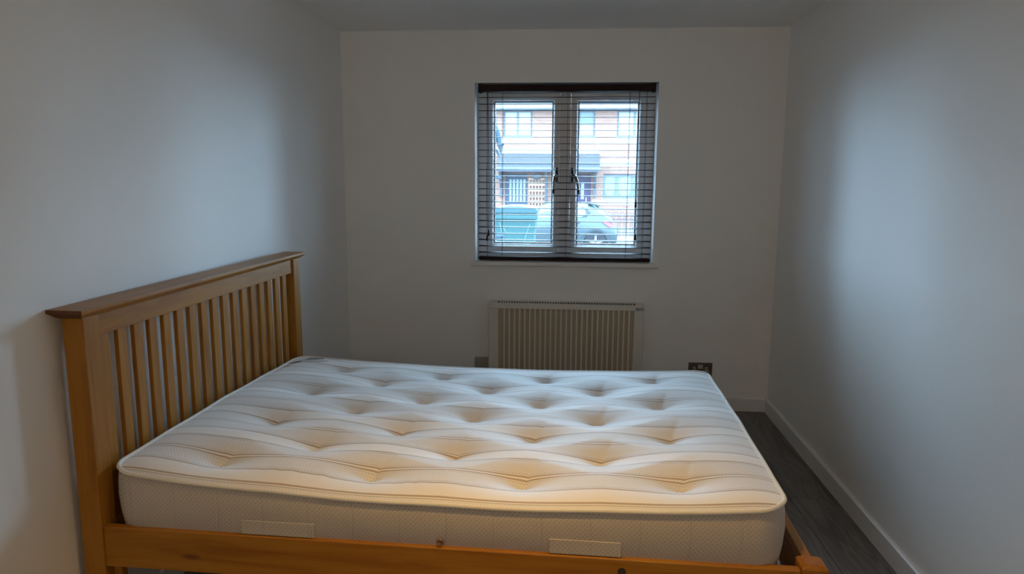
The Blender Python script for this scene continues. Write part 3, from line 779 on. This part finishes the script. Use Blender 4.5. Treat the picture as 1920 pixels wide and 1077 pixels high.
# stations: x, bottom, belt z, roof z, half width low, half width belt, half width roof
ST = [(-2.02, .30, .55, .56, .55, .55, .50), (-1.95, .22, .66, .68, .74, .72, .60), (-1.6, .18, .80, .82, .84, .82, .70), (-1.0, .17, .90, .93, .87, .85, .70),
      (-.62, .17, .93, 1.08, .87, .86, .68), (-.15, .17, .94, 1.32, .87, .86, .62), (.25, .17, .95, 1.395, .87, .86, .60), (.75, .17, .96, 1.39, .87, .86, .59), (1.15, .17, .98, 1.335, .87, .85, .57),
      (1.48, .18, 1.00, 1.25, .86, .83, .54), (1.68, .20, .98, 1.07, .84, .80, .56), (1.86, .24, .84, .86, .78, .74, .58), (1.98, .30, .62, .63, .66, .64, .54)]
bm = bmesh.new(); R_ = []
for x, b, bl_, rf, w1, w2, w3 in ST:
    zm = b+(bl_-b)*.55
    sec = [(0, b), (w1*.85, b), (w1*.97, b+.08), (w1+.02, zm), (w2, bl_), ((w2+w3)/2+.01, (bl_+rf)/2+.012), (w3, rf-.015), (w3*.6, rf+.012), (0, rf+.018)]
    full = [(-q, z) for q, z in sec[::-1][1:-1]]
    ringp = sec+full
    R_.append([bm.verts.new((x, q, z)) for q, z in ringp])
nn = len(R_[0])
for A, B in zip(R_, R_[1:]):
    for k in range(nn): bm.faces.new((A[k], A[(k+1) % nn], B[(k+1) % nn], B[k]))
bm.faces.new(R_[0]); bm.faces.new(R_[-1][::-1])
body = obj('body', bm, M['carp'], car, smooth=True)
sb = body.modifiers.new('sub', 'SUBSURF'); sb.levels = 1; sb.render_levels = 2
def side_panel_(name, pts, mat, parent, off=.012, sgn=-1):
    """pts (x,z): laid on the side glass line of the body"""
    bm = bmesh.new()
    def ys(x, z):
        for (a, b) in zip(ST, ST[1:]):
            if a[0] <= x <= b[0]:
                f = (x-a[0])/(b[0]-a[0]); bl_ = a[2]+f*(b[2]-a[2]); rf = a[3]+f*(b[3]-a[3]); w2 = a[5]+f*(b[5]-a[5]); w3 = a[6]+f*(b[6]-a[6]); w1 = a[4]+f*(b[4]-a[4])
                if z > bl_: g = (z-bl_)/max(.01, rf-bl_); return w2+(w3-w2)*g
                return w1+.02+(w2-w1-.02)*max(0, (z-.5)/(bl_-.5))
        return .8
    A = [bm.verts.new((x, sgn*(ys(x, z)+off), z)) for x, z in pts]; B = [bm.verts.new((x, sgn*(ys(x, z)+off-.03), z)) for x, z in pts]
    bm.faces.new(A); bm.faces.new(B[::-1]); n_ = len(pts)
    for k in range(n_): bm.faces.new((A[k], B[k], B[(k+1) % n_], A[(k+1) % n_]))
    return obj(name, bm, mat, parent)
for sg in (-1, 1):
    side_panel_('side_window', [(-.55, .985), (.30, 1.0), (.30, 1.30), (-.02, 1.27), (-.18, 1.22)], M['carg'], car, sgn=sg)
    side_panel_('side_window', [(.36, 1.0), (.93, 1.015), (1.06, 1.10), (1.04, 1.20), (.90, 1.285), (.36, 1.305)], M['carg'], car, sgn=sg)
    side_panel_('quarter_trim', [(.93, 1.015), (1.08, 1.03), (1.20, 1.13), (1.10, 1.22), (.98, 1.275), (.90, 1.285), (1.04, 1.20), (1.06, 1.10)], M['cart'], car, .014, sg)
    side_panel_('tail_lamp', [(1.50, .88), (1.58, .93), (1.74, .90), (1.84, .79), (1.80, .73), (1.68, .77)], M['lampred'], car, .03, sg)
    side_panel_('door_handle', [(.78, .845), (.90, .85), (.90, .87), (.78, .865)], M['cart'], car, .03, sg)
obj('rear_window', prisms(([(1.20, 1.345), (1.24, 1.352), (1.735, 1.03), (1.70, 1.0)], 'y', -.52, .52)), M['carg'], car)
obj('spoiler', prisms(([(1.12, 1.36), (1.15, 1.385), (1.44, 1.33), (1.46, 1.305), (1.40, 1.30)], 'y', -.54, .54)), M['cart'], car, .008)
for sx_, sgs in ((-1.28, (-1, 1)), (1.33, (-1, 1))):
    for sg in sgs:
        bm = bmesh.new(); y0 = .70
        lathe(bm, [(.20, sg*.70), (.30, sg*.69), (.318, sg*.74), (.318, sg*.86), (.295, sg*.905), (.225, sg*.91)], (sx_, 0, .318), 'y', 32)
        wh = obj('wheel', bm, M['tyre'], car, smooth=False)
        bm = bmesh.new(); lathe(bm, [(.215, sg*.905), (.205, sg*.915), (.19, sg*.90), (.03, sg*.895)], (sx_, 0, .318), 'y', 32)
        rm = obj('rim', bm, M['cart'], wh)
        bm = bmesh.new()
        for k in range(5):
            a = 2*math.pi*k/5+.3; c_, s_ = math.cos(a), math.sin(a)
            vs = [bm.verts.new((sx_+r_*c_-q*s_, sg*yy, .318+r_*s_+q*c_)) for yy in (.905, .921) for r_, q in ((.02, -.035), (.20, -.022), (.20, .022), (.02, .035))]
            for f in ((0,1,2,3),(7,6,5,4),(0,4,5,1),(1,5,6,2),(2,6,7,3),(3,7,4,0)): bm.faces.new([vs[i] for i in f])
        obj('spokes', bm, M['alloy'], wh)
        bm = bmesh.new(); n_ = 18
        A = []
        for k in range(n_+1):
            a = math.pi*(-.06+1.12*k/n_)
            A.append([bm.verts.new((sx_+r_*math.cos(a), sg*yy, .318+r_*math.sin(a))) for r_, yy in ((.335, .86), (.335, .895), (.385, .893), (.385, .86))])
        for P_, Q_ in zip(A, A[1:]):
            for k in range(4): bm.faces.new((P_[k], P_[(k+1) % 4], Q_[(k+1) % 4], Q_[k]))
        bm.faces.new(A[0]); bm.faces.new(A[-1][::-1])
        obj('wheel_arch', bm, M['cart'], car)

# ------------------------------------------------------------------ wheelie bin outside the window
bn = empty('wheelie_bin', (-.785, 10.5, -.10)); tag(bn, 'green plastic wheelie bin with dark lid standing outside the window', 'bin')
bm = bmesh.new(); V = []
for z, hx, hy in ((.06, .225, .27), (.12, .232, .28), (.95, .300, .355), (.99, .315, .37), (1.01, .315, .37)):
    V.append([bm.verts.new((sx_*hx, sy2*hy, z)) for sx_, sy2 in ((-1, -1), (1, -1), (1, 1), (-1, 1))])
bm.faces.new(V[0][::-1]); bm.faces.new(V[-1])
for A, B in zip(V, V[1:]):
    for k in range(4): bm.faces.new((A[k], A[(k+1) % 4], B[(k+1) % 4], B[k]))
obj('bin_body', bm, M['bin'], bn, .02, 3)
bm = bmesh.new(); prism(bm, [(-.325, 1.012), (.325, 1.012), (.325, 1.06), (.29, 1.09), (.10, 1.112), (-.10, 1.112), (-.29, 1.085), (-.325, 1.055)], 'y', -.385, .33)
obj('lid', bm, M['binlid'], bn, .012, 2)
obj('lift_bar', boxes((-.33, .33, -.405, -.37, .93, .985)), M['bin'], bn, .008)
obj('hinge_handle', tubes(([(-.25, .36, .97), (-.25, .44, 1.0), (.25, .44, 1.0), (.25, .36, .97)], .018, 8)), M['bin'], bn, smooth=True)
for x0, z0, x1, z1 in ((-.22, .88, -.15, .55), (.215, .86, .13, .60), (-.19, .84, -.13, .74)):
    def fy(z): return -(.28+(z-.12)/.83*.075)-.002
    obj('moulded_rib', tubes(([(x0, fy(z0), z0), (x1, fy(z1), z1)], .004, 6)), M['scuff'], bn)
for sx_ in (-1, 1):
    bm = bmesh.new(); lathe(bm, [(.06, sx_*.235), (.10, sx_*.24), (.10, sx_*.275), (.05, sx_*.28)], (0, .26, .10), 'x', 20)
    wl_ = obj('wheel', bm, M['tyre'], bn)
obj('foot', boxes((-.2, .2, -.25, -.15, 0, .06)), M['bin'], bn, .005)

# ------------------------------------------------------------------ trailing spray by the left pane
lf = empty('trailing_branch', (-.545, 5.2, -.10)); tag(lf, 'blue-grey leafy branch rising outside the left edge of the window', 'plant')
stem = [(-.06, .05, 0), (-.05, .03, .7), (-.03, .01, 1.3), (-.012, 0, 1.68), (.008, 0, 1.86), (-.002, 0, 2.06)]
obj('stem', tubes((stem, [.007, .006, .005, .004, .003, .002], 6)), M['leafblue'], lf, smooth=True)
def leaf(px, pz, ang, ln, wd, cup=.1):
    bm = bmesh.new(); n_ = 6; Lr = []
    for k in range(n_+1):
        f = k/n_; wv = wd*math.sin(math.pi*min(1, f*.92+.06))**.8
        yv = -.01-cup*ln*f*f
        Lr.append([bm.verts.new((-wv/2, yv+.006, f*ln)), bm.verts.new((0, yv-.004, f*ln)), bm.verts.new((wv/2, yv+.006, f*ln))])
    for A, B in zip(Lr, Lr[1:]):
        bm.faces.new((A[0], A[1], B[1], B[0])); bm.faces.new((A[1], A[2], B[2], B[1]))
    o = obj('leaf', bm, M['leafblue'], lf, smooth=True); o.location = (px, 0, pz); o.rotation_euler = (random.uniform(-.2, .2), ang, random.uniform(-.4, .4))
    sd = o.modifiers.new('thick', 'SOLIDIFY'); sd.thickness = .0012
for a in ((.004, 1.90, 2.95, .20, .038), (.0, 1.86, 3.2, .16, .030), (.01, 1.76, 1.4, .06, .026), (.0, 1.74, 2.7, .07, .022), (-.005, 1.80, -2.9, .13, .03), (-.01, 1.98, -.25, .10, .014), (-.02, 1.55, 1.9, .09, .03), (-.03, 1.35, -1.7, .10, .035), (-.04, 1.1, 1.6, .11, .035), (-.05, .8, -1.5, .11, .035)): leaf(*a)
